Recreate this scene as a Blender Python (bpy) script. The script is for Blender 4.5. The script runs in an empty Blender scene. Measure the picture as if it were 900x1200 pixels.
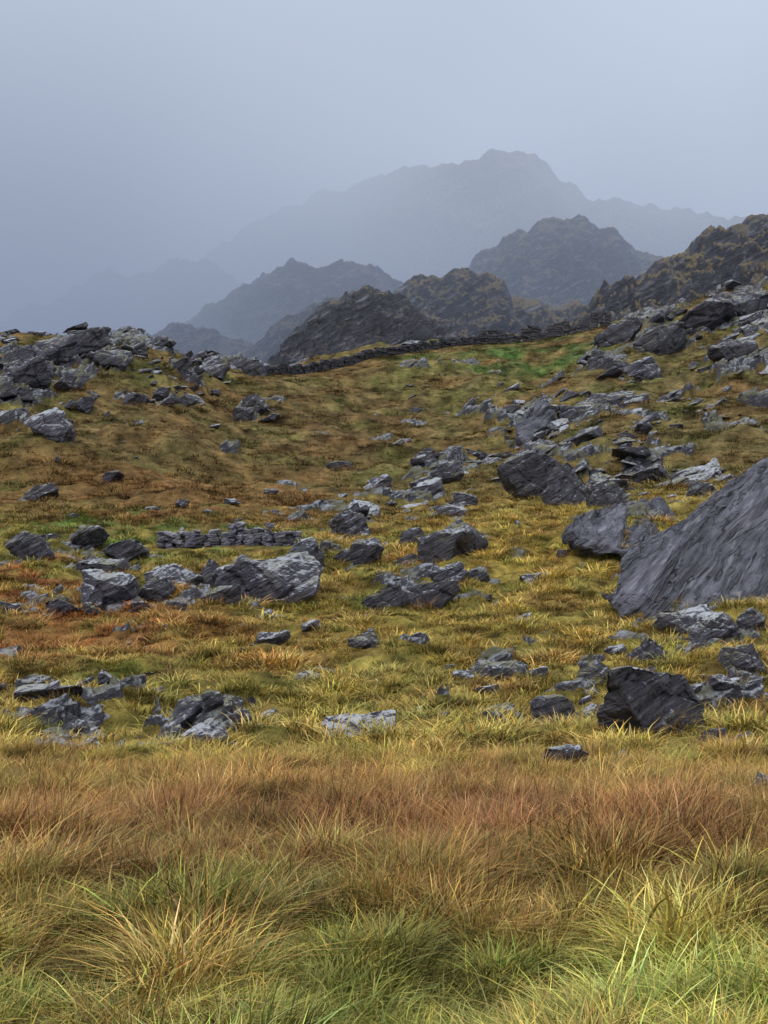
import bpy, bmesh, math, random
import numpy as np
from mathutils import Vector, Matrix, Euler, noise as mnoise
random.seed(7); rng=np.random.default_rng(7)
scene=bpy.context.scene
F=1733.0; CAMH=1.7
scene.view_settings.view_transform='Standard'
scene.view_settings.look='None'; scene.view_settings.exposure=0

# ------------------------------------------------------------ noise helpers
_p=np.arange(256); np.random.default_rng(3).shuffle(_p); PERM=np.concatenate([_p,_p,_p])
_ang=np.random.default_rng(4).random(256)*2*np.pi
GX=np.cos(_ang); GY=np.sin(_ang); RV=np.random.default_rng(5).random((256,4))
def perlin(x,y):
    xi=np.floor(x).astype(int); yi=np.floor(y).astype(int)
    xf=x-xi; yf=y-yi
    u=xf*xf*xf*(xf*(xf*6-15)+10); v=yf*yf*yf*(yf*(yf*6-15)+10)
    def g(a,b,dx,dy):
        h=PERM[PERM[a&255]+(b&255)]
        return GX[h]*dx+GY[h]*dy
    n00=g(xi,yi,xf,yf); n10=g(xi+1,yi,xf-1,yf); n01=g(xi,yi+1,xf,yf-1); n11=g(xi+1,yi+1,xf-1,yf-1)
    return ((n00*(1-u)+n10*u)*(1-v)+(n01*(1-u)+n11*u)*v)*1.5
def fbm(x,y,o=4,lac=2.03,gain=0.5):
    a=1;s=0;f=1
    for i in range(o):
        s=s+a*perlin(x*f+17.3*i,y*f-9.1*i); a*=gain; f*=lac
    return s
def ridged(x,y,o=4):
    a=1;s=0;f=1
    for i in range(o):
        s=s+a*(1-2*np.abs(perlin(x*f+7.3*i,y*f+3.1*i))); a*=0.5; f*=2.1
    return s
def blocks(x,y):
    xi=np.floor(x).astype(int); yi=np.floor(y).astype(int)
    best=np.full(x.shape,1e9); out=np.zeros(x.shape)
    for dx in (-1,0,1):
        for dy in (-1,0,1):
            a=xi+dx; b=yi+dy
            h=PERM[PERM[a&255]+(b&255)]; r=RV[h]
            cx=a+r[...,0]; cy=b+r[...,1]
            d=(x-cx)**2+(y-cy)**2
            val=r[...,2]*.7+ (0.6*(x-cx)) + (r[...,3]-0.3)*.8*(y-cy)
            m=d<best
            best=np.where(m,d,best); out=np.where(m,val,out)
    return out
def sstep(a,b,x):
    t=np.clip((x-a)/(b-a),0,1); return t*t*(3-2*t)
def nz3(x,y,s1,s2,s3,o,off=0):
    """world-space patchiness: fine close by, broader on the far slopes"""
    a=sstep(14,26,y); b=sstep(50,90,y)
    n1=fbm(x/s1+off,y/s1+off,o); n2=fbm(x/s2+off,y/s2+off,o); n3=fbm(x/s3+off,y/s3+off,o)
    return (n1*(1-a)+n2*a)*(1-b)+n3*b

# ------------------------------------------------------------ terrain profile
YS=np.array([5,7.5,12,17,20,28,40,50,60,75,100,125,150,170,220,300,600,1600.])
US=np.array([-700,-300,0,150,300,450,600,750,900,1200,1600.])
near=[1190,992+30,940,905]
T=[
 near+[880,800,708,660,615,550,440,390,430,460,500,520,560,590],
 near+[880,800,710,660,615,555,440,395,430,460,500,520,560,590],
 near+[880,800,708,658,612,550,448,400,440,470,500,520,560,590],
 near+[882,805,708,657,612,556,468,412,440,470,500,520,560,590],
 near+[882,805,702,652,615,574,514,447,436,460,500,520,560,590],
 near+[880,805,700,647,616,584,532,468,411,428,460,500,560,590],
 near+[880,805,700,627,604,572,518,458,402,408,430,480,560,590],
 near+[878,795,690,606,596,558,490,428,378,388,430,470,560,590],
 near+[875,790,668,583,577,545,466,402,345,350,400,450,560,590],
 near+[870,780,640,560,550,500,430,360,310,320,360,400,560,590],
 near+[870,780,640,560,550,500,430,360,310,320,360,400,560,590],
]
T=np.array(T,float)
ZT=CAMH+YS[None,:]*(600-T)/F
LY=np.log(YS)
def hermite_w(knots,x):
    i=np.clip(np.searchsorted(knots,x)-1,0,len(knots)-2)
    t=np.clip((x-knots[i])/(knots[i+1]-knots[i]),0,1)
    return i,t
def cubic(p0,p1,m0,m1,t,h):
    t2=t*t;t3=t2*t
    return (2*t3-3*t2+1)*p0+(t3-2*t2+t)*h*m0+(-2*t3+3*t2)*p1+(t3-t2)*h*m1
def slopes(k,V,ax):
    V=np.moveaxis(V,ax,0); d=(V[1:]-V[:-1])/(k[1:]-k[:-1])[:,None]
    m=np.zeros_like(V); m[1:-1]=0.5*(d[1:]+d[:-1]); m[0]=d[0]; m[-1]=d[-1]
    return np.moveaxis(m,0,ax)
MY=slopes(LY,ZT,1)
def base_h(x,y):
    yy=np.clip(y,5,1599.); u=450+F*x/yy
    u=np.clip(u,-699,1599)
    ly=np.log(yy)
    j,t=hermite_w(LY,ly); h=LY[j+1]-LY[j]
    i,s=hermite_w(US,u); s=s*s*(3-2*s)
    a=cubic(ZT[i,j],ZT[i,j+1],MY[i,j],MY[i,j+1],t,h)
    b=cubic(ZT[i+1,j],ZT[i+1,j+1],MY[i+1,j],MY[i+1,j+1],t,h)
    return a*(1-s)+b*s
def uv_of(x,y,z):
    yy=np.clip(y,4.5,None)
    return 450+F*x/yy, 600-F*(z-CAMH)/yy
def blob(u,v,L):
    m=np.zeros(u.shape)
    for (cu,cv,ru,rv,s) in L:
        m=np.maximum(m,s*np.exp(-(((u-cu)/ru)**2+((v-cv)/rv)**2)))
    return m
ROCKB=[(-150,440,200,50,.9),(20,440,80,42,.9),(110,425,60,22,.9),(180,418,40,12,.85),(270,432,50,12,.9),(195,460,50,22,.6),
 (50,505,40,25,.6),(300,487,25,15,.6),
 (790,385,80,22,.85),(900,370,60,34,.85),(1100,400,200,80,.9),(715,425,40,20,.7),(630,495,36,36,.7),(700,480,50,30,.6),(660,560,50,24,.85),(760,545,50,20,.6),
 (780,490,60,24,.55),(880,440,60,24,.55),(830,560,50,14,.5),(500,435,50,10,.45),(570,475,40,12,.45),(540,550,50,18,.5),(500,600,60,14,.55),
 (120,655,70,18,.6),(30,655,30,16,.5),(150,705,130,14,.55),(300,700,60,22,.6),(270,640,80,8,.3),(410,615,40,20,.6),
 (500,690,80,16,.5),(90,850,60,35,.85),(235,855,60,35,.9),(30,800,50,12,.5),(600,840,50,18,.65),(770,825,110,40,.6),(580,785,60,12,.6),
 (830,750,90,22,.65),(860,870,60,18,.5),(660,905,40,12,.5),(440,840,30,10,.4),(740,610,60,22,.7),(880,930,50,12,.5)]
WALLP=[(300,130),(370,137),(440,143),(520,148),(562,149.5),(640,151),(712,150)]
WX=np.array([(u-450)/F*y for u,y in WALLP]); WY=np.array([y for u,y in WALLP])
def wallside(x,y):
    wy=np.interp(x,WX,WY)
    return np.exp(-((y-wy+2.0)/5.5)**2)*sstep(-13.5,-11,x)*(1-sstep(23,25,x))
def fieldwall(x,y):
    """levelled strip in front of the small field wall"""
    return np.exp(-((y-52.3)/1.5)**2)*sstep(-9,-8,x)*(1-sstep(-3.2,-2.4,x))
def rockmask(x,y,z):
    u,v=uv_of(x,y,z)
    far=sstep(45,80,y)
    n=fbm(x/1.7+3.1,y/1.4+1.7,4)*(1-far)+fbm(x/6.1+3.1,y/4.9+1.7,5)*far
    m=blob(u,v,ROCKB)
    v_=m*1.05+n*0.85-0.60
    r=sstep(-0.03,0.12,v_)
    r=r*sstep(17,19,y)*(1-wallside(x,y))*(1-fieldwall(x,y))
    return r
def height(x,y,full=True):
    z0=base_h(x,y)
    far=sstep(50,90,y); vf=sstep(160,260,y)
    near=1-sstep(14,22,y)
    z=z0.copy()
    ws=(1-.92*wallside(x,y)); fw=1-.9*fieldwall(x,y)
    z+= (fbm(x/3.2,y/3.2,3)*0.28+fbm(x/0.9,y/0.9,3)*0.15)*(1-far)*(1-0.5*near)*fw
    z+= (fbm(x/13.,y/10.,4)*1.15+fbm(x/2.6,y/2.6,4)*0.26+fbm(x/.9,y/.9,2)*.11)*far*ws*fw
    z+= fbm(x/60.,y/60.,5)*5*vf
    r=rockmask(x,y,z0)
    bn=(blocks(x/1.5+0.3*y/1.3,y/1.0)*0.26+blocks(x/.5,y/.45)*0.10)*(1-far)
    bf=(blocks(x/5.5+0.2*y/4.2,y/4.)*1.15+blocks(x/1.9,y/1.6+5)*0.42+blocks(x/.8,y/.7+5)*0.15)*far
    z+= r*(bn+bf-0.02-0.2*far)
    return z,r
COLB=[ # u,v,ru,rv,(rgb),w
 (450,1205,900,95,(.24,.27,.065),1.),(180,1110,130,35,(.09,.13,.03),.85),(340,1105,80,30,(.10,.15,.035),.85),(60,1150,120,40,(.18,.21,.05),.7),
 (620,1100,200,34,(.23,.18,.055),.6),(800,1160,160,36,(.25,.30,.07),.7),(30,1085,80,14,(.12,.15,.035),.7),(560,1180,120,20,(.28,.27,.08),.6),
 (450,990,900,76,(.235,.13,.055),1.),(180,1005,80,16,(.15,.155,.042),.85),(320,1050,90,16,(.11,.13,.035),.85),(660,1030,60,16,(.15,.14,.04),.75),(860,950,120,14,(.15,.085,.04),.6),(500,930,240,12,(.28,.18,.06),.6),(100,1060,90,14,(.17,.12,.05),.6),(560,975,90,14,(.19,.11,.05),.6),
 (100,745,220,28,(.35,.155,.055),1.),(60,690,120,15,(.32,.11,.05),.95),(200,770,160,14,(.31,.18,.06),.7),
 (640,640,160,50,(.48,.36,.09),.95),(820,600,90,20,(.56,.44,.13),.8),(480,740,200,40,(.40,.29,.075),.8),(830,700,110,30,(.45,.35,.09),.8),
 (540,690,60,14,(.19,.22,.055),.6),(430,700,30,18,(.10,.15,.03),.7),(700,640,20,20,(.12,.16,.03),.6),
 (250,590,260,32,(.26,.15,.06),.9),(140,560,150,20,(.27,.145,.06),.8),(120,622,120,12,(.15,.23,.06),.85),(200,632,160,6,(.15,.25,.06),.85),
 (400,500,110,40,(.195,.13,.06),.9),(350,540,100,20,(.21,.165,.065),.6),(470,560,90,30,(.27,.235,.09),.7),
 (600,412,80,11,(.10,.20,.05),1.),(500,412,60,9,(.14,.19,.055),.8),(660,402,50,9,(.11,.16,.045),.8),(545,450,80,25,(.23,.215,.08),.6),
 (850,540,120,50,(.23,.19,.08),.6),(760,430,120,50,(.21,.18,.08),.6),(120,500,150,40,(.22,.155,.068),.7),
 (170,810,60,15,(.16,.20,.045),.7),(640,760,140,25,(.35,.285,.07),.6),(450,880,700,18,(.31,.255,.065),.7)]
def vegcol(x,y,z):
    u,v=uv_of(x,y,z)
    c=np.zeros(x.shape+(3,)); c[:]=(.32,.262,.07)
    far=sstep(50,85,y)[...,None]
    c=c*(1-far)+np.array((.225,.17,.07))*far
    uu=u+nz3(x,y,.9,2.3,7,3)*80; vv=v+nz3(x,y,.8,2.1,9,3,9.3)*38
    for (cu,cv,ru,rv,col,w) in COLB:
        m=(w*np.exp(-(((uu-cu)/ru)**2+((vv-cv)/rv)**2)**1.3))[...,None]
        c=c*(1-m)+np.array(col)*m
    n=nz3(x,y,1.1,1.9,4.6,4,3.3)[...,None]; n2=nz3(x,y,.45,.8,1.7,3,40.)[...,None]
    g=np.clip(n*1.3-0.10,0,1); c=c*(1-g*.6)+np.array((.14,.165,.045))*g*.6
    o=np.clip(-n*1.4-0.08,0,1); c=c*(1-o*.6)+np.array((.26,.145,.06))*o*.6
    c=c*(1+0.7*n2)
    return np.clip(c,0.01,1)

# ------------------------------------------------------------ materials
def newmat(name):
    m=bpy.data.materials.new(name); m.use_nodes=True
    nt=m.node_tree; b=nt.nodes['Principled BSDF']; return m,nt,b
def N(nt,t,**k):
    n=nt.nodes.new(t)
    for a,v in k.items(): setattr(n,a,v)
    return n
def ramp(nt,src,stops):
    r=N(nt,'ShaderNodeValToRGB'); e=r.color_ramp.elements
    while len(e)<len(stops): e.new(0.5)
    for i,(p,c) in enumerate(stops):
        e[i].position=p; e[i].color=(c[0],c[1],c[2],1) if not isinstance(c,(int,float)) else (c,c,c,1)
    nt.links.new(src,r.inputs[0]); return r
def mix(nt,fac,a,b,bt='MIX'):
    m=N(nt,'ShaderNodeMix',data_type='RGBA',blend_type=bt)
    for s,v in ((m.inputs[0],fac),(m.inputs[6],a),(m.inputs[7],b)):
        if isinstance(v,bpy.types.NodeSocket): nt.links.new(v,s)
        elif isinstance(v,(int,float)): s.default_value=v
        else: s.default_value=(v[0],v[1],v[2],1)
    return m.outputs[2]
def noise(nt,vec,scale,det=6,rough=.6,dist=0,lac=2.0):
    n=N(nt,'ShaderNodeTexNoise'); n.inputs['Scale'].default_value=scale; n.inputs['Detail'].default_value=det
    n.inputs['Roughness'].default_value=rough; n.inputs['Distortion'].default_value=dist
    if vec is not None: nt.links.new(vec,n.inputs['Vector'])
    return n.outputs['Fac']
def mapping(nt,vec,scale=(1,1,1),rot=(0,0,0)):
    m0=N(nt,'ShaderNodeMapping'); m0.inputs['Rotation'].default_value=rot; nt.links.new(vec,m0.inputs['Vector'])
    m=N(nt,'ShaderNodeMapping'); m.inputs['Scale'].default_value=scale
    nt.links.new(m0.outputs[0],m.inputs['Vector']); return m.outputs[0]
def mathn(nt,op,a,b=None,c=None,clamp=False):
    m=N(nt,'ShaderNodeMath',operation=op,use_clamp=clamp)
    for i,v in enumerate((a,b,c)):
        if v is None: continue
        if isinstance(v,bpy.types.NodeSocket): nt.links.new(v,m.inputs[i])
        else: m.inputs[i].default_value=v
    return m.outputs[0]

def rock_shading(nt,scale=1.0,dark=1.0,lichen=.85,moss=.7,stretch=7,lo=.555):
    geo=N(nt,'ShaderNodeNewGeometry'); pos=geo.outputs['Position']
    strat=mapping(nt,pos,(.8*scale,.8*scale,stretch*scale),(-.06,math.radians(28),0.0))
    n1=noise(nt,strat,1.5,5,.68,.25)
    n2=noise(nt,pos,0.9*scale,2,.6)
    n3=noise(nt,pos,5*scale,5,.7)
    d=dark
    base=ramp(nt,n1,[(.32,(.012*d,.012*d,.016*d)),(.5,(.045*d,.043*d,.058*d)),(.68,(.16*d,.158*d,.18*d))]).outputs[0]
    tint=ramp(nt,n2,[(.35,(.7,.66,.74)),(.65,(1.15,1.1,1.05))]).outputs[0]
    col=mix(nt,1.0,base,tint,'MULTIPLY')
    up=N(nt,'ShaderNodeSeparateXYZ'); nt.links.new(geo.outputs['Normal'],up.inputs[0])
    z=mathn(nt,'MULTIPLY_ADD',up.outputs[2],0.40,-0.26)
    li=mathn(nt,'ADD',mathn(nt,'MULTIPLY_ADD',n3,.6,mathn(nt,'MULTIPLY',n1,.4)),z)
    pale_top=ramp(nt,li,[(lo,0),(lo+.09,1)]).outputs[0]
    col=mix(nt,mathn(nt,'MULTIPLY',pale_top,lichen),col,(.42,.44,.47))  # lichen plus reflected-sky sheen, painted pale on upward faces
    mo=ramp(nt,mathn(nt,'ADD',n2,z),[(.58,0),(.66,moss)]).outputs[0]
    col=mix(nt,mo,col,(.14,.13,.04))
    rough=ramp(nt,n3,[(.3,.26),(.7,.60)]).outputs[0]
    hgt=mathn(nt,'ADD',mathn(nt,'MULTIPLY',n1,1.0),mathn(nt,'MULTIPLY',n3,.35))
    return col,rough,hgt
def bump(nt,h,strength,dist):
    b=N(nt,'ShaderNodeBump'); b.inputs['Strength'].default_value=strength; b.inputs['Distance'].default_value=dist
    nt.links.new(h,b.inputs['Height']); return b.outputs[0]
def make_rock_mat(name,scale=1,dark=1,bd=.12,**k):
    m,nt,b=newmat(name); c,r,h=rock_shading(nt,scale,dark,**k)
    nt.links.new(c,b.inputs['Base Color']); nt.links.new(r,b.inputs['Roughness'])
    nt.links.new(bump(nt,h,.9,bd),b.inputs['Normal']); return m
M_ROCK=make_rock_mat('wet_slate_rock',1.6,.7,.14)
M_PALE=make_rock_mat('lichen_sheen_rock',1.6,1.15,.14,lo=.485,moss=.4)
M_WALL=make_rock_mat('wall_stone',2,.5,.08,lichen=.15,moss=.2)
M_WALL2=make_rock_mat('pale_wall_stone',2,1.9,.08,moss=.3)
def slab_mat():
    m,nt,b=newmat('slab_rock')
    geo=N(nt,'ShaderNodeNewGeometry'); pos=geo.outputs['Position']
    R=(-.06,math.radians(34),0)
    fine=noise(nt,mapping(nt,pos,(.5,.5,9),R),1.2,6,.7,.3)
    band=noise(nt,mapping(nt,pos,(.16,.16,1.7),R),1.0,4,.6,.3)
    n3=noise(nt,pos,3,6,.7)
    base=ramp(nt,fine,[(.34,(.018,.018,.024)),(.5,(.055,.053,.069)),(.66,(.15,.148,.175))]).outputs[0]
    bt=ramp(nt,band,[(.3,(.45,.42,.48)),(.5,(1,1,1)),(.7,(1.6,1.55,1.55))]).outputs[0]
    c=mix(nt,1.,base,bt,'MULTIPLY')
    cr=mathn(nt,'ABSOLUTE',mathn(nt,'SUBTRACT',band,.5))
    crk=ramp(nt,cr,[(0,.15),(.012,1)]).outputs[0]
    c=mix(nt,1.,c,crk,'MULTIPLY')
    li=ramp(nt,n3,[(.60,0),(.70,.45)]).outputs[0]
    c=mix(nt,li,c,(.32,.34,.37))
    nt.links.new(c,b.inputs['Base Color'])
    nt.links.new(ramp(nt,n3,[(.3,.26),(.7,.55)]).outputs[0],b.inputs['Roughness'])
    h=mathn(nt,'ADD',mathn(nt,'MULTIPLY',fine,.6),mathn(nt,'ADD',mathn(nt,'MULTIPLY',band,1.6),mathn(nt,'MULTIPLY',crk,.35)))
    nt.links.new(bump(nt,h,1.,.4),b.inputs['Normal'])
    return m
M_SLAB=slab_mat()

def ground_mat():
    m,nt,b=newmat('moorland_ground')
    at=N(nt,'ShaderNodeAttribute',attribute_name='tint'); rk=N(nt,'ShaderNodeAttribute',attribute_name='rock')
    geo=N(nt,'ShaderNodeNewGeometry'); pos=geo.outputs['Position']
    a=noise(nt,pos,2.2,6,.78); a2=noise(nt,pos,.5,3,.7)
    f=ramp(nt,a,[(.28,(.25,.25,.25)),(.5,(.95,.95,.95)),(.72,(1.75,1.65,1.5))]).outputs[0]
    g=mix(nt,1.,at.outputs['Color'],f,'MULTIPLY')
    f2=ramp(nt,a2,[(.3,(.7,.75,.7)),(.7,(1.2,1.15,1.1))]).outputs[0]
    g=mix(nt,1.,g,f2,'MULTIPLY')
    rc,rr,rh=rock_shading(nt,1.0,.65)
    fac=mathn(nt,'ADD',rk.outputs['Fac'],mathn(nt,'MULTIPLY_ADD',a,.9,-.45))
    fac=ramp(nt,fac,[(.45,0),(.56,1)]).outputs[0]
    col=mix(nt,fac,g,rc)
    nt.links.new(col,b.inputs['Base Color'])
    rg=mix(nt,fac,(.95,.95,.95),rr); nt.links.new(rg,b.inputs['Roughness'])
    sp=mathn(nt,'MULTIPLY_ADD',fac,.4,.08); nt.links.new(sp,b.inputs['Specular IOR Level'])
    h=mathn(nt,'ADD',mathn(nt,'MULTIPLY',a,1.2),mathn(nt,'MULTIPLY',rh,.5))
    nt.links.new(bump(nt,h,1.,.4),b.inputs['Normal'])
    return m
M_GROUND=ground_mat()
def hill_mat(name,lo=.68,grass=1.0):
    m,nt,b=newmat(name)
    geo=N(nt,'ShaderNodeNewGeometry'); pos=geo.outputs['Position']
    up=N(nt,'ShaderNodeSeparateXYZ'); nt.links.new(geo.outputs['Normal'],up.inputs[0])
    a=noise(nt,pos,.06,4,.7); c2=noise(nt,pos,.35,6,.72); c3=noise(nt,mapping(nt,pos,(.5,.5,2.4),(-.06,.5,0)),.5,6,.7)
    q=grass
    g=ramp(nt,a,[(.35,(.09*q,.07*q,.042*q)),(.55,(.17*q,.125*q,.06*q)),(.72,(.13*q,.13*q,.06*q))]).outputs[0]
    rc=ramp(nt,c3,[(.3,(.010,.010,.015)),(.55,(.045,.045,.058)),(.70,(.26,.26,.29))]).outputs[0]
    f=mathn(nt,'ADD',up.outputs[2],mathn(nt,'MULTIPLY_ADD',c2,1.0,-.5))
    f=ramp(nt,f,[(lo,1),(lo+.16,0)]).outputs[0]
    nt.links.new(mix(nt,f,g,rc),b.inputs['Base Color'])
    b.inputs['Roughness'].default_value=.55
    nt.links.new(bump(nt,mathn(nt,'ADD',c2,c3),1.,1.6),b.inputs['Normal'])
    return m
M_HILL=hill_mat('mountain_side'); M_KNOLL=hill_mat('knoll_rock',.84,1.1); M_MOOR=hill_mat('moor_hill',.68,1.15)
def grass_mat():
    m,nt,b=newmat('grass_blades')
    at=N(nt,'ShaderNodeAttribute',attribute_name='tint',attribute_type='INSTANCER')
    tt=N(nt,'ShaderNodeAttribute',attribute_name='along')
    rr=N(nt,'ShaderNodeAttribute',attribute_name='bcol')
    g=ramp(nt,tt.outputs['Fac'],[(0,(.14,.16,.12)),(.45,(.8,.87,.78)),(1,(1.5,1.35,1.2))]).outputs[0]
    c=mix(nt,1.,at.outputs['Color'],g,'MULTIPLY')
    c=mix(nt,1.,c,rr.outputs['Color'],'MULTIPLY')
    nt.links.new(c,b.inputs['Base Color']); b.inputs['Roughness'].default_value=.8
    b.inputs['Specular IOR Level'].default_value=.08
    return m
M_GRASS=grass_mat()

# ------------------------------------------------------------ mesh helpers
def grid_mesh(name,X,Y,Z,mat,attrs={},smooth=True):
    ny,nx=X.shape
    me=bpy.data.meshes.new(name)
    co=np.stack([X,Y,Z],-1).reshape(-1,3).astype(np.float32)
    i=np.arange(ny*nx).reshape(ny,nx)
    q=np.stack([i[:-1,:-1],i[:-1,1:],i[1:,1:],i[1:,:-1]],-1).reshape(-1,4)
    me.vertices.add(len(co)); me.vertices.foreach_set('co',co.ravel())
    me.loops.add(q.size); me.loops.foreach_set('vertex_index',q.ravel().astype(np.int32))
    me.polygons.add(len(q)); me.polygons.foreach_set('loop_start',np.arange(0,q.size,4,dtype=np.int32))
    me.update(calc_edges=True); me.validate()
    me.polygons.foreach_set('use_smooth',np.full(len(q),smooth))
    for k,v in attrs.items():
        if v.ndim==3:
            a=me.attributes.new(k,'FLOAT_COLOR','POINT')
            a.data.foreach_set('color',np.concatenate([v.reshape(-1,3),np.ones((ny*nx,1))],1).astype(np.float32).ravel())
        else:
            a=me.attributes.new(k,'FLOAT','POINT'); a.data.foreach_set('value',v.ravel().astype(np.float32))
    me.materials.append(mat)
    ob=bpy.data.objects.new(name,me); scene.collection.objects.link(ob); return ob

# ------------------------------------------------------------ ground sheet
t_in=np.linspace(-.31,.31,760)
t_out=.31+ (np.linspace(0,1,90)[1:]**1.6)*1.1
tt=np.concatenate([-t_out[::-1],t_in,t_out])
rows=np.concatenate([np.linspace(-20,3.5,24),np.exp(np.linspace(np.log(4),np.log(190),1050)),np.exp(np.linspace(np.log(192),np.log(1590),90))])
TT,YY=np.meshgrid(tt,rows); XX=TT*(np.maximum(YY,0)*0.97+4)
Z,R=height(XX,YY)
C=vegcol(XX,YY,base_h(XX,YY))
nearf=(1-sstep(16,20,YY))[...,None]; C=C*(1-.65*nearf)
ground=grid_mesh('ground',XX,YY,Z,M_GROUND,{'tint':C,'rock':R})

# ------------------------------------------------------------ rocks
def hull_rock(name,pts,cell,amp,mat,strata=(-.06,0.5,0.0),link=True,seed=0,ridge=0,rl=.3):
    bm=bmesh.new()
    for p in pts: bm.verts.new(p)
    r=bmesh.ops.convex_hull(bm,input=bm.verts)
    bad=[g for g in r.get('geom_interior',[])+r.get('geom_unused',[]) if isinstance(g,bmesh.types.BMVert)]
    if bad: bmesh.ops.delete(bm,geom=list(set(bad)),context='VERTS')
    bmesh.ops.bevel(bm,geom=list(bm.edges),offset=cell*.5,segments=1,affect='EDGES',clamp_overlap=True)
    bmesh.ops.triangulate(bm,faces=bm.faces[:])
    for k in range(8):
        le=[e for e in bm.edges if e.calc_length()>cell*1.4]
        if not le or len(bm.verts)>(30000 if ridge else 9000): break
        bmesh.ops.subdivide_edges(bm,edges=le,cuts=1)
        bmesh.ops.triangulate(bm,faces=bm.faces[:])
    bm.normal_update()
    M=Euler(strata).to_matrix(); off=Vector((seed*3.7,seed*1.3,seed*2.1))
    L=amp
    for v in bm.verts:
        p=v.co+off; q=M@p
        n=v.normal
        d=mnoise.fractal(p*(0.35/L),1.0,2.1,4)*0.28*L
        s=mnoise.noise(Vector((q.x*.2,q.y*.2,q.z*1.1))/L)
        d+= (math.floor(s*3)/3)*0.30*L
        c=mnoise.voronoi(p*(0.35/L))[0]; d-=0.22*L*max(0,1-7*(c[1]-c[0]))
        if ridge:
            a=mnoise.fractal(Vector((q.x*.12,q.y*.12,q.z*1.0))/rl,.9,2.2,5)
            b=abs(mnoise.noise(Vector((q.x*.06,q.y*.06,q.z*.55))/rl+Vector((5,5,5))))
            d+=ridge*(a*.7)-ridge*1.2*max(0,1-b*7)
            d+=mnoise.noise(p*.35)*ridge*1.6
        v.co+=n*d
    me=bpy.data.meshes.new(name); bm.to_mesh(me); bm.free()
    me.materials.append(mat)
    me.polygons.foreach_set('use_smooth',np.zeros(len(me.polygons),bool))
    ob=bpy.data.objects.new(name,me)
    if link: scene.collection.objects.link(ob)
    return ob
def rock_pts(w,d,h,rs,n=16,flat=.5):
    P=[]
    for i in range(n):
        v=Vector((rs.gauss(0,1),rs.gauss(0,1),rs.gauss(0,1))).normalized()
        m=max(abs(v.x),abs(v.y),abs(v.z)); v=v*(1-flat)+v/m*flat
        P.append(Vector((v.x*w/2,v.y*d/2,v.z*h/2)))
    return P
YM=np.exp(np.linspace(np.log(4.5),np.log(290),4000))
def locate(u,v):
    s=(u-450)/F
    z=base_h(s*YM,YM); V=600-F*(z-CAMH)/YM
    k=np.argmax(V<=v)
    y=YM[k]; return s*y,y
def hz(x,y):
    z,_=height(np.array([x]),np.array([y])); return float(z[0])

B=[(60,832,82,24,6),(98,812,26,18,10),(137,829,42,14,0),(40,812,40,16,20),
 (70,880,40,34,30),(103,872,44,32,-10),(215,868,55,38,-15),(236,890,55,34,15),(262,858,36,30,30),(195,893,30,18,0),(268,888,26,12,0),(15,897,26,8,0),
 (420,880,88,26,3),(652,848,56,48,10),(757,880,140,88,-6),(700,815,40,28,0),(664,914,56,32,0),(836,884,36,26,-10),(893,940,36,28,0),(726,895,26,12,15),
 (592,850,44,22,10),(580,862,36,24,-15),(588,797,80,26,5),(630,812,24,10,0),(546,800,30,14,0),(447,838,20,12,0),
 (426,763,36,24,5),(320,763,42,16,3),(364,803,36,12,0),(492,763,22,12,0),(366,740,24,12,10),
 (800,750,76,30,22),(765,785,52,36,20),(842,765,60,34,15),(872,790,56,34,10),(885,745,36,26,20),(850,833,36,16,0),(884,824,30,18,20),(722,775,26,12,15),
 (318,715,126,70,24),(350,672,60,40,20),(206,694,66,38,8),(243,690,44,34,25),(124,718,66,34,0),(78,724,48,26,8),(182,712,44,28,18),(12,726,34,26,-10),(160,722,30,16,0),(205,722,26,14,0),(262,718,46,24,22),(130,700,40,22,10),(105,722,30,14,0),
 (322,720,34,16,0),(432,662,42,30,6),(410,632,50,52,25),(388,655,24,18,0),(400,660,26,16,0),(484,645,36,22,15),(478,668,30,18,10),(543,662,104,44,22),(560,680,28,14,10),(500,712,84,32,22),(452,716,50,26,30),(528,694,44,22,25),(632,680,44,13,0),
 (398,554,30,18,0),(440,573,42,24,15),(350,612,26,14,0),(318,580,18,8,0),(497,590,30,20,20),(525,580,36,26,20),(545,600,30,18,0),(578,545,26,16,0),
 (630,595,70,64,25),(670,598,60,58,15),(716,600,50,40,10),(820,588,38,20,5),(765,565,40,26,15),
 (38,672,38,46,35),(47,584,38,20,5),(105,648,44,26,0),(146,660,50,28,-5),(120,672,60,20,5),(60,640,26,12,0),
 (752,438,46,24,15),(700,436,26,20,10),(778,398,34,20,15),(722,438,30,18,0),(660,655,16,10,0),(244,608,14,7,0),(178,602,18,9,0),(285,498,26,20,0),(300,486,36,20,20),(60,535,60,34,-30),(85,610,16,8,0),(600,490,24,14,10),(500,555,24,18,20),(520,545,20,14,20),
 (50,850,34,22,20),(120,892,34,24,0),(88,856,30,22,-20),(205,882,34,26,20),(245,868,30,26,-20),(225,850,34,18,10),(285,870,24,26,30),
 (14,440,56,34,15),(60,432,64,34,12),(30,470,50,26,18),(100,436,60,30,8),(128,446,50,24,12),(150,430,40,18,5),(185,424,36,14,0),(250,446,40,16,0),(285,444,52,22,-5),(14,500,46,26,20),(215,476,36,18,10),
 (730,404,60,30,14),(775,420,70,34,14),(825,392,76,34,16),(870,372,70,34,14),(895,400,60,30,10),(715,470,60,30,14),(680,492,60,30,16),(862,430,56,24,12)]
LIGHT={(60,832),(137,829),(420,880),(320,763),(800,750),(632,680),(318,715),(124,718),(366,740),(410,632),(440,573),(752,438),(722,775),(236,890),(60,535),(244,608),(178,602),(206,694),(842,765)}
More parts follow.
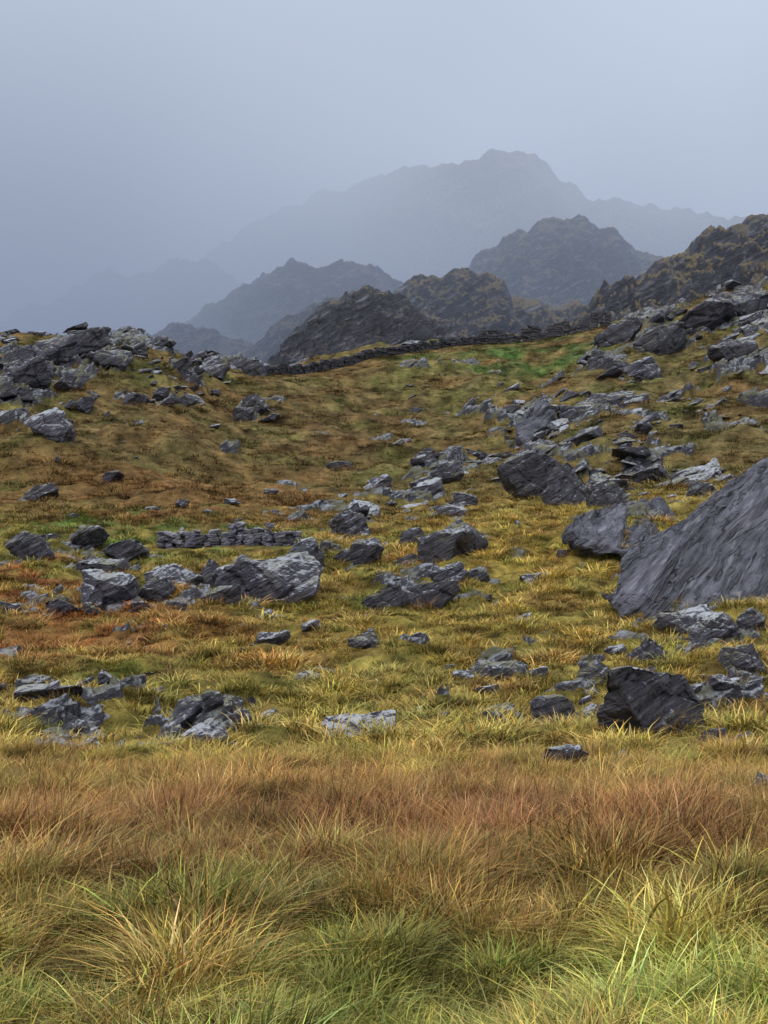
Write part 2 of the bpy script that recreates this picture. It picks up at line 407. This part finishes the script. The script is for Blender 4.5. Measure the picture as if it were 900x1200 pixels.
for i,(u,v,w,h,tilt) in enumerate(B):
    rs=random.Random(100+i)
    x,y=locate(u,v-h*0.12); k=y/F
    W=w*k; Hh=h*k; D=W*rs.uniform(.7,1.1)
    if D<Hh: D=Hh
    pts=rock_pts(W*1.08,D,Hh*1.4,rs,n=15,flat=.75)
    R3=Euler((rs.uniform(-.15,.15),-math.radians(tilt),rs.uniform(-.35,.35))).to_matrix()
    pts=[R3@p for p in pts]
    ob=hull_rock('boulder',pts,max(W/30,.03),max(min(W,Hh*2)*.15,.05),M_PALE if (u,v) in LIGHT else M_ROCK,seed=i)
    ob.location=(x,y+D*.2,hz(x,y)+Hh*.24)

def P3(u,v,y): return Vector(((u-450)/F*y,y,CAMH+y*(600-v)/F))
def slab(name,pts,cell,amp,seed,mat=M_SLAB,ridge=.10,rl=.35):
    c=sum(pts,Vector())/len(pts)
    ob=hull_rock(name,[p-c for p in pts],cell,amp,mat,seed=seed,ridge=ridge,rl=rl,strata=(-.06,.6,0)); ob.location=c; return ob
slab('rock_slab',[P3(710,688,37),P3(716,706,36.6),P3(738,745,35.6),P3(800,745,34.8),P3(905,720,34.8),P3(1000,700,35.5),
   P3(730,655,39),P3(758,632,40.8),P3(800,604,43),P3(850,567,45.5),P3(905,526,48),P3(1000,465,50),P3(1060,640,52),P3(900,720,50),P3(760,735,44)],.09,.16,3,ridge=.19,rl=.45)
slab('rock_slab',[P3(655,625,45),P3(672,606,47.5),P3(700,598,48.5),P3(735,590,50),P3(775,586,51),P3(790,600,50),P3(745,650,42.5),P3(700,648,43.5),P3(720,670,45),P3(800,650,46)],.1,.16,4,ridge=.14,rl=.3)
slab('rock_slab',[P3(604,505,101),P3(612,478,107),P3(640,466,112),P3(650,478,112),P3(640,515,100),P3(630,535,97),P3(618,560,103),P3(660,530,112)],.25,.3,5,ridge=.25,rl=.8)

# ------------------------------------------------------------ instanced scatter
def scatter(name,P,rot,scl,tint,idx,coll):
    me=bpy.data.meshes.new(name); me.vertices.add(len(P)); me.vertices.foreach_set('co',P.astype(np.float32).ravel())
    a=me.attributes.new('rot','FLOAT_VECTOR','POINT'); a.data.foreach_set('vector',rot.astype(np.float32).ravel())
    a=me.attributes.new('scl','FLOAT_VECTOR','POINT'); a.data.foreach_set('vector',scl.astype(np.float32).ravel())
    a=me.attributes.new('tint','FLOAT_COLOR','POINT'); a.data.foreach_set('color',np.concatenate([tint,np.ones((len(P),1))],1).astype(np.float32).ravel())
    a=me.attributes.new('idx','INT','POINT'); a.data.foreach_set('value',idx.astype(np.int32))
    ob=bpy.data.objects.new(name,me); scene.collection.objects.link(ob)
    ng=bpy.data.node_groups.new(name+'_gn','GeometryNodeTree')
    ng.interface.new_socket('Geometry',in_out='INPUT',socket_type='NodeSocketGeometry')
    ng.interface.new_socket('Geometry',in_out='OUTPUT',socket_type='NodeSocketGeometry')
    gi=ng.nodes.new('NodeGroupInput'); go=ng.nodes.new('NodeGroupOutput')
    ci=ng.nodes.new('GeometryNodeCollectionInfo'); ci.inputs['Collection'].default_value=coll
    ci.inputs['Separate Children'].default_value=True; ci.inputs['Reset Children'].default_value=True
    ip=ng.nodes.new('GeometryNodeInstanceOnPoints'); ip.inputs['Pick Instance'].default_value=True
    def na(n,t):
        k=ng.nodes.new('GeometryNodeInputNamedAttribute'); k.data_type=t; k.inputs[0].default_value=n
        return [o for o in k.outputs if o.enabled and o.name=='Attribute'][0]
    er=ng.nodes.new('FunctionNodeEulerToRotation')
    L=ng.links.new
    L(gi.outputs[0],ip.inputs['Points']); L(ci.outputs[0],ip.inputs['Instance']); L(na('idx','INT'),ip.inputs['Instance Index'])
    L(na('rot','FLOAT_VECTOR'),er.inputs[0]); L(er.outputs[0],ip.inputs['Rotation']); L(na('scl','FLOAT_VECTOR'),ip.inputs['Scale'])
    L(ip.outputs[0],go.inputs[0])
    md=ob.modifiers.new('scatter','NODES'); md.node_group=ng
    return ob
def tuft(name,coll,nb,rad,lmin,lmax,wid,lean,seg=4,seed=0,wind=.15):
    r=np.random.default_rng(seed); V=[];Fc=[];A=[];BC=[]
    for b in range(nb):
        a=r.random()*6.283; rr=rad*math.sqrt(r.random()); bx,by=rr*math.cos(a),rr*math.sin(a)
        a2=a+r.normal()*.7; L=r.uniform(lmin,lmax); ln=abs(r.normal()*.35+lean)
        dx,dy=math.cos(a2)*ln+wind*r.random(),math.sin(a2)*ln
        px,py=-math.sin(a2+r.normal()*.6),math.cos(a2)
        bc=r.uniform(.45,1.45); col=(bc*r.uniform(.85,1.3),bc,bc*r.uniform(.8,1.4))
        s0=len(V); wd=wid*r.uniform(.6,1.3)
        for k in range(seg+1):
            t=k/seg; cx=bx+dx*L*t**1.8; cy=by+dy*L*t**1.8; cz=L*(t-.42*min(ln,1.2)*t*t)-.03
            w=wd*(1-t)**.7*.5
            if k<seg:
                V+= [(cx-px*w,cy-py*w,cz),(cx+px*w,cy+py*w,cz)]; A+=[t,t]; BC+=[col,col]
            else: V.append((cx,cy,cz)); A.append(1.); BC.append(col)
            if k>0:
                q=s0+2*(k-1)
                Fc.append((q,q+1,q+3,q+2) if k<seg else (q,q+1,q+2))
    me=bpy.data.meshes.new(name); me.from_pydata(V,[],Fc); me.materials.append(M_GRASS)
    a=me.attributes.new('along','FLOAT','POINT'); a.data.foreach_set('value',np.array(A,np.float32))
    a=me.attributes.new('bcol','FLOAT_COLOR','POINT'); a.data.foreach_set('color',np.array([(c[0],c[1],c[2],1) for c in BC],np.float32).ravel())
    ob=bpy.data.objects.new(name,me); coll.objects.link(ob); return ob
cg=bpy.data.collections.new('grass_tufts')
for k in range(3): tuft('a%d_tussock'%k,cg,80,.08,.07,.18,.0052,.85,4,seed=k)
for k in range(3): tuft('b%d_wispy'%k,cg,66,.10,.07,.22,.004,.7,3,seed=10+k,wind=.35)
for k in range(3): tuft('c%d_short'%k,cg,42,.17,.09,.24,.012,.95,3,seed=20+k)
def samp(n,y0,y1,tm=.29,pw=1.0):
    a=2-pw
    r=rng.random(n); y=(y0**a+(y1**a-y0**a)*r)**(1/a) if abs(a)>1e-6 else y0*(y1/y0)**r
    x=(rng.random(n)*2-1)*(y*tm+1.0); return x,y
def mk_grass(name,n,y0,y1,pw,pick,smin,smax,rockcut=.3,cs=.7,camp=.55,cut=-.45):
    x,y=samp(n,y0,y1,pw=pw)
    z0=base_h(x,y); z,r=height(x,y); c=vegcol(x,y,z0)
    clump=fbm(x/cs,y/cs,2)+.5*fbm(x/(cs*.4)+8,y/(cs*.4),2)
    keep=(r<rockcut)&(clump>cut)&(fieldwall(x,y)<.6)
    x,y,z,c,clump=x[keep],y[keep],z[keep],c[keep],clump[keep]; m=len(x)
    s=rng.uniform(smin,smax,m)*(1+camp*clump)
    s=np.clip(s,.3,9)
    rot=np.stack([rng.normal(0,.12,m),rng.normal(0,.12,m),rng.normal(0,1.2,m)],1)
    c=c*rng.uniform(.6,1.4,(m,1))*(1+rng.normal(0,.08,(m,3)))*(1+.5*clump[:,None])
    idx=pick(x,y,c,m)
    return scatter(name,np.stack([x,y,z],1),rot,np.stack([s,s,s*rng.uniform(.85,1.2,m)],1),np.clip(c,0.01,.9),idx,cg)
def pick_near(x,y,c,m):
    green=(c[:,0]/c[:,1]<1.35)
    return np.where(green,rng.integers(0,3,m),rng.integers(3,6,m))
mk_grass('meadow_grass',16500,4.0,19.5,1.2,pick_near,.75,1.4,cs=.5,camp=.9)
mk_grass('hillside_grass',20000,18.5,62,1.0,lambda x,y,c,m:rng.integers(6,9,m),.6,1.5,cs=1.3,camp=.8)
def far_grass():
    x,y=samp(14000,60,150,pw=1.0)
    z0=base_h(x,y); z,r=height(x,y); c=vegcol(x,y,z0)
    cl=fbm(x/3,y/3,2)
    k=(r<.3)&(cl>-.4); x,y,z,c,cl=x[k],y[k],z[k],c[k],cl[k]; m=len(x)
    s=rng.uniform(.8,2.2,m)*(1+.6*cl); s=np.clip(s,.3,4)
    rot=np.stack([rng.normal(0,.1,m),rng.normal(0,.1,m),rng.random(m)*6.28],1)
    c=c*rng.uniform(.6,1.35,(m,1))
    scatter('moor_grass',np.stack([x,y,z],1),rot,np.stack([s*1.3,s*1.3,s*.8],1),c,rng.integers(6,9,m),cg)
far_grass()
cr=bpy.data.collections.new('stone_variants')
for k in range(9):
    rs=random.Random(500+k)
    ob=hull_rock('stone_%d'%k,rock_pts(1,rs.uniform(.6,1),rs.uniform(.4,.7),rs,13,.75),.09,.12,M_PALE if k%4==0 else M_ROCK,link=False,seed=50+k); cr.objects.link(ob)
def stones(name,n,y0,y1,smin,smax,thr,bg=.025):
    x,y=samp(n,y0,y1,pw=0.6,tm=.5)
    z0=base_h(x,y); z,r=height(x,y); u,v=uv_of(x,y,z0)
    m=blob(u,v,[(a,b,c*1.3,d*1.45,e) for a,b,c,d,e in ROCKB])
    cl=nz3(x,y,1,2.2,6,3,21.)
    pr=(np.clip(m-thr,0,1)**1.2*1.3+bg)*np.clip(1+2.2*cl,.1,2.2)
    k=(rng.random(len(x))<pr)&(wallside(x,y)<.5)&(fieldwall(x,y)<.3); x,y,z=x[k],y[k],z[k]; q=len(x)
    s=smin*(smax/smin)**(rng.random(q)**2.0)*np.where(y>70,1.3,1)
    rot=np.stack([rng.normal(0,.2,q),rng.normal(-.35,.25,q),rng.normal(0,.7,q)],1)
    S=np.stack([s,s*rng.uniform(.7,1,q),s*rng.uniform(.4,.85,q)],1)
    scatter(name,np.stack([x,y,z+s*.05],1),rot,S,np.ones((q,3)),rng.integers(0,9,q),cr)
stones('scattered_stones',5500,19,62,.10,.75,.15)
stones('scattered_rocks',9500,60,152,.28,2.2,.15)

# ------------------------------------------------------------ dry stone walls
def wall(name,path,hgt,mat,cren=False,sl=.5,sh=.26,zoff=0,gap=1.7,rag=.08,jit=.1):
    me=bpy.data.meshes.new(name); bm=bmesh.new()
    P=[Vector((p[0],p[1],0)) for p in path]
    rs=random.Random(len(name)+int(hgt*100))
    for a,b in zip(P[:-1],P[1:]):
        L=(b-a).length; d=(b-a)/L; n=Vector((-d.y,d.x,0)); ang=math.atan2(d.y,d.x)
        t=0
        while t<L:
            l=sl*rs.uniform(.6,1.5); c=a+d*(t+l/2); zb=float(base_h(np.array([c.x]),np.array([c.y]))[0]); zb=.6*zb+.4*hz(c.x,c.y)-.1+zoff
            top=hgt*rs.uniform(1-rag*1.5,1+rag)
            if cren: top=hgt*(1.0 if (int((t)/gap)%2==0) else .5)
            z=-.5
            while z<top:
                hh=sh*rs.uniform(.6,1.45)
                r=bmesh.ops.create_cube(bm,size=1)
                vs=r['verts']
                M=Matrix.Translation(c+d*rs.uniform(-.2,.2)*l+n*rs.uniform(-.06,.06)+Vector((0,0,zb+z+hh/2)))@Matrix.Rotation(ang+rs.gauss(0,.07),4,'Z')@Matrix.Rotation(rs.gauss(0,jit),4,'Y')@Matrix.Diagonal((l*.97,.5*rs.uniform(.8,1.2),hh*.98,1))
                for v in vs: v.co=M@(v.co+Vector((rs.uniform(-jit,jit),rs.uniform(-.1,.1),rs.uniform(-jit,jit))))
                z+=hh
            t+=l
    bmesh.ops.bevel(bm,geom=list(bm.edges),offset=.025,segments=1,affect='EDGES',clamp_overlap=True)
    bm.to_mesh(me); bm.free(); me.materials.append(mat)
    ob=bpy.data.objects.new(name,me); scene.collection.objects.link(ob)
def gp(u,y): return ((u-450)/F*y,y)
wall('dry_stone_wall',[gp(*p) for p in WALLP[:5]],.85,M_WALL,sh=.2)
wall('dry_stone_wall',[gp(*p) for p in WALLP[4:]],1.45,M_WALL,cren=True,sl=.8,sh=.25,gap=2.0)
wall('dry_stone_wall',[gp(188,53.4),gp(225,53.0),gp(270,53.3),gp(312,52.9),gp(348,53.1)],.66,M_WALL2,sl=.32,sh=.14,rag=.25,jit=.15)

# ------------------------------------------------------------ hills
def hill(name,prof,y0,w,nx=360,ny=200,rough=1.0,seed=0,back=1.0,crag=1.0,mat=None):
    us=np.array([p[0] for p in prof],float); vs=np.array([p[1] for p in prof],float)
    k=y0/F
    xs=(us-450)*k; zs=CAMH+(600-vs)*k
    X1=np.linspace(xs[0]-w*.4,xs[-1]+w*.4,nx); q=np.linspace(-1,1,ny)
    X,Q=np.meshgrid(X1,q); Y=y0+Q*np.where(Q<0,w,w*back)
    top=np.interp(X+fbm(X/(40*k)+seed,Q*1.2,3)*12*k*np.abs(Q)*3,xs,zs)
    top=top+fbm(X/(28*k)+seed*3.1,Q*.5,5)*7*k
    over=np.maximum(0,np.maximum(xs[0]-X,X-xs[-1])); top=top-(over*1.0)
    zb=base_h(X,Y)-3
    H=np.maximum(top-zb,0)
    g=np.where(Q<0,(1-np.abs(Q))**1.15,(1-np.abs(Q))**1.5)
    env=np.clip(np.abs(Q)*4,0.12,1)*np.clip((1-np.abs(Q))*5,0,1)
    Zz=zb+H*g
    hs=max((vs.max()-vs.min())*k,1)
    S=hs*.6
    Zz+= (ridged(X/S+seed,Y/S+seed,5)-.8)*hs*.18*env*rough
    bs=hs*.20
    Zz+= (blocks(X/bs+.3*Y/bs+seed,Y/bs)*.11+blocks(X/bs*2.6,Y/bs*2.6+seed)*.055+blocks(X/bs*6,Y/bs*6+seed)*.02)*bs*2.4*crag*np.clip(env+.35,0,1)
    return grid_mesh(name,X,Y,Zz,mat or M_HILL)
hill('rocky_hillside',[(655,400),(676,384),(684,372),(700,350),(720,338),(740,327),(765,316),(790,303),(810,285),(832,270),(850,266),(870,258),(900,250),(980,225),(1150,200),(1300,260)],225,50,seed=1,nx=520,mat=M_MOOR)
hill('rocky_knoll',[(310,430),(324,410),(345,388),(365,368),(385,357),(405,343),(425,340),(440,338),(462,343),(478,352),(490,366),(515,382),(540,395),(580,410)],190,24,seed=2,nx=380,mat=M_KNOLL,crag=1.3)
hill('rocky_knoll',[(420,380),(450,352),(468,338),(485,326),(500,322),(512,324),(522,319),(545,315),(570,319),(590,332),(600,345),(640,356),(690,360),(740,390)],250,36,seed=5,nx=360,mat=M_MOOR)
hill('hill',[(480,385),(520,345),(545,318),(570,296),(592,280),(612,272),(640,257),(665,251),(685,253),(706,266),(730,282),(770,300),(830,325),(900,380)],400,80,seed=7,crag=.9,rough=1.2)
hill('mountain',[(120,360),(200,320),(240,300),(290,268),(330,244),(380,229),(430,213),(470,199),(520,191),(560,186),(588,176),(606,174),(625,182),(650,203),(675,220),(690,238),(720,233),(780,246),(850,255),(950,260),(1100,300),(1250,380)],720,200,nx=620,ny=300,seed=11,rough=.7,crag=.3)
hill('hill',[(-60,400),(0,372),(60,352),(100,330),(130,316),(152,325),(200,306),(240,302),(275,325),(330,360)],560,90,seed=13,crag=.6)
hill('hill',[(170,400),(215,378),(240,362),(270,346),(310,322),(345,303),(368,314),(400,304),(432,312),(470,330),(520,350),(560,370)],380,60,seed=17,crag=1.)
hill('hill',[(285,415),(320,383),(350,362),(385,350),(420,345),(460,370),(500,400)],290,35,seed=19)
hill('hill',[(60,420),(110,398),(150,392),(190,386),(222,378),(250,386),(285,402),(320,415)],310,35,seed=23)

# ------------------------------------------------------------ mist bank
bpy.ops.mesh.primitive_cube_add(size=1,location=(0,0,0)); fog=bpy.context.object; fog.name='mist'
fog.dimensions=(1400,800,400); fog.location=(0,172+400,180)
fm=bpy.data.materials.new('mist'); fm.use_nodes=True; nt=fm.node_tree; nt.nodes.clear()
out=N(nt,'ShaderNodeOutputMaterial'); geo=N(nt,'ShaderNodeNewGeometry'); sx=N(nt,'ShaderNodeSeparateXYZ'); nt.links.new(geo.outputs['Position'],sx.inputs[0])
def mr(src,a,b,c,d,smooth=True):
    m=N(nt,'ShaderNodeMapRange',interpolation_type='SMOOTHSTEP' if smooth else 'LINEAR'); nt.links.new(src,m.inputs[0])
    for i,v in enumerate((a,b,c,d)): m.inputs[i+1].default_value=v
    return m.outputs[0]
left=mr(sx.outputs[0],60,-80,0,1); low=mr(sx.outputs[2],20,150,1,.3); yf=mr(sx.outputs[1],165,260,.15,1); topf=mr(sx.outputs[2],250,375,1,0)
nz=noise(nt,geo.outputs['Position'],.011,1,.5)
nzr=mr(nz,.33,.68,.45,1.75)
d=mathn(nt,'MULTIPLY_ADD',mathn(nt,'MULTIPLY',left,low),.0082,.0034)
d=mathn(nt,'MULTIPLY',mathn(nt,'MULTIPLY',mathn(nt,'MULTIPLY',d,yf),nzr),topf)
ab=N(nt,'ShaderNodeVolumeAbsorption'); ab.inputs[0].default_value=(0,0,0,1); nt.links.new(d,ab.inputs[1])
em=N(nt,'ShaderNodeEmission'); nt.links.new(d,em.inputs[1])
zc=mr(sx.outputs[2],10,180,0,1)
fc=mix(nt,zc,(.225,.275,.39),(.63,.71,.86)); nt.links.new(fc,em.inputs[0])  # mist glow stands in for scattered skylight, dim below, brighter aloft
ad=N(nt,'ShaderNodeAddShader'); nt.links.new(ab.outputs[0],ad.inputs[0]); nt.links.new(em.outputs[0],ad.inputs[1]); nt.links.new(ad.outputs[0],out.inputs['Volume'])
fog.data.materials.append(fm)
fm.cycles.volume_step_rate=2.0

# ------------------------------------------------------------ sky + light
w=bpy.data.worlds.new('World'); scene.world=w; w.use_nodes=True; nt=w.node_tree; nt.nodes.clear()
out=N(nt,'ShaderNodeOutputWorld')
sky=N(nt,'ShaderNodeTexSky',sky_type='NISHITA'); sky.sun_disc=False; sky.sun_elevation=math.radians(48); sky.sun_rotation=math.radians(-140)
b1=N(nt,'ShaderNodeBackground'); nt.links.new(sky.outputs[0],b1.inputs[0]); b1.inputs[1].default_value=.01
tc=N(nt,'ShaderNodeTexCoord'); sp=N(nt,'ShaderNodeSeparateXYZ'); nt.links.new(tc.outputs['Generated'],sp.inputs[0])
cn=noise(nt,mapping(nt,tc.outputs['Generated'],(1,1,2.5)),2.2,3,.5)
zz=mathn(nt,'ADD',sp.outputs[2],mathn(nt,'MULTIPLY_ADD',cn,.10,-.05))
rp=ramp(nt,zz,[(0,(.32,.38,.52)),(.12,(.45,.53,.70)),(.2,(.56,.65,.82)),(.30,(.65,.74,.90)),(.55,(.95,1.,1.12)),(1,(1.55,1.58,1.66))])
b2=N(nt,'ShaderNodeBackground'); nt.links.new(rp.outputs[0],b2.inputs[0]); b2.inputs[1].default_value=1
ad=N(nt,'ShaderNodeAddShader'); nt.links.new(b1.outputs[0],ad.inputs[0]); nt.links.new(b2.outputs[0],ad.inputs[1]); nt.links.new(ad.outputs[0],out.inputs[0])
sd=bpy.data.lights.new('sun','SUN'); sd.energy=1.35; sd.angle=math.radians(12); sd.color=(1,.97,.92)
so=bpy.data.objects.new('sun',sd); scene.collection.objects.link(so)
dirv=Vector((math.sin(math.radians(-140))*math.cos(math.radians(48)),math.cos(math.radians(-140))*math.cos(math.radians(48)),math.sin(math.radians(48))))
so.rotation_euler=dirv.to_track_quat('Z','Y').to_euler()

cd=bpy.data.cameras.new('camera'); cam=bpy.data.objects.new('camera',cd); scene.collection.objects.link(cam)
cd.sensor_width=36; cd.lens=52; cd.clip_end=5000; cam.location=(0,0,CAMH); cam.rotation_euler=(math.radians(90),0,0)
scene.camera=cam
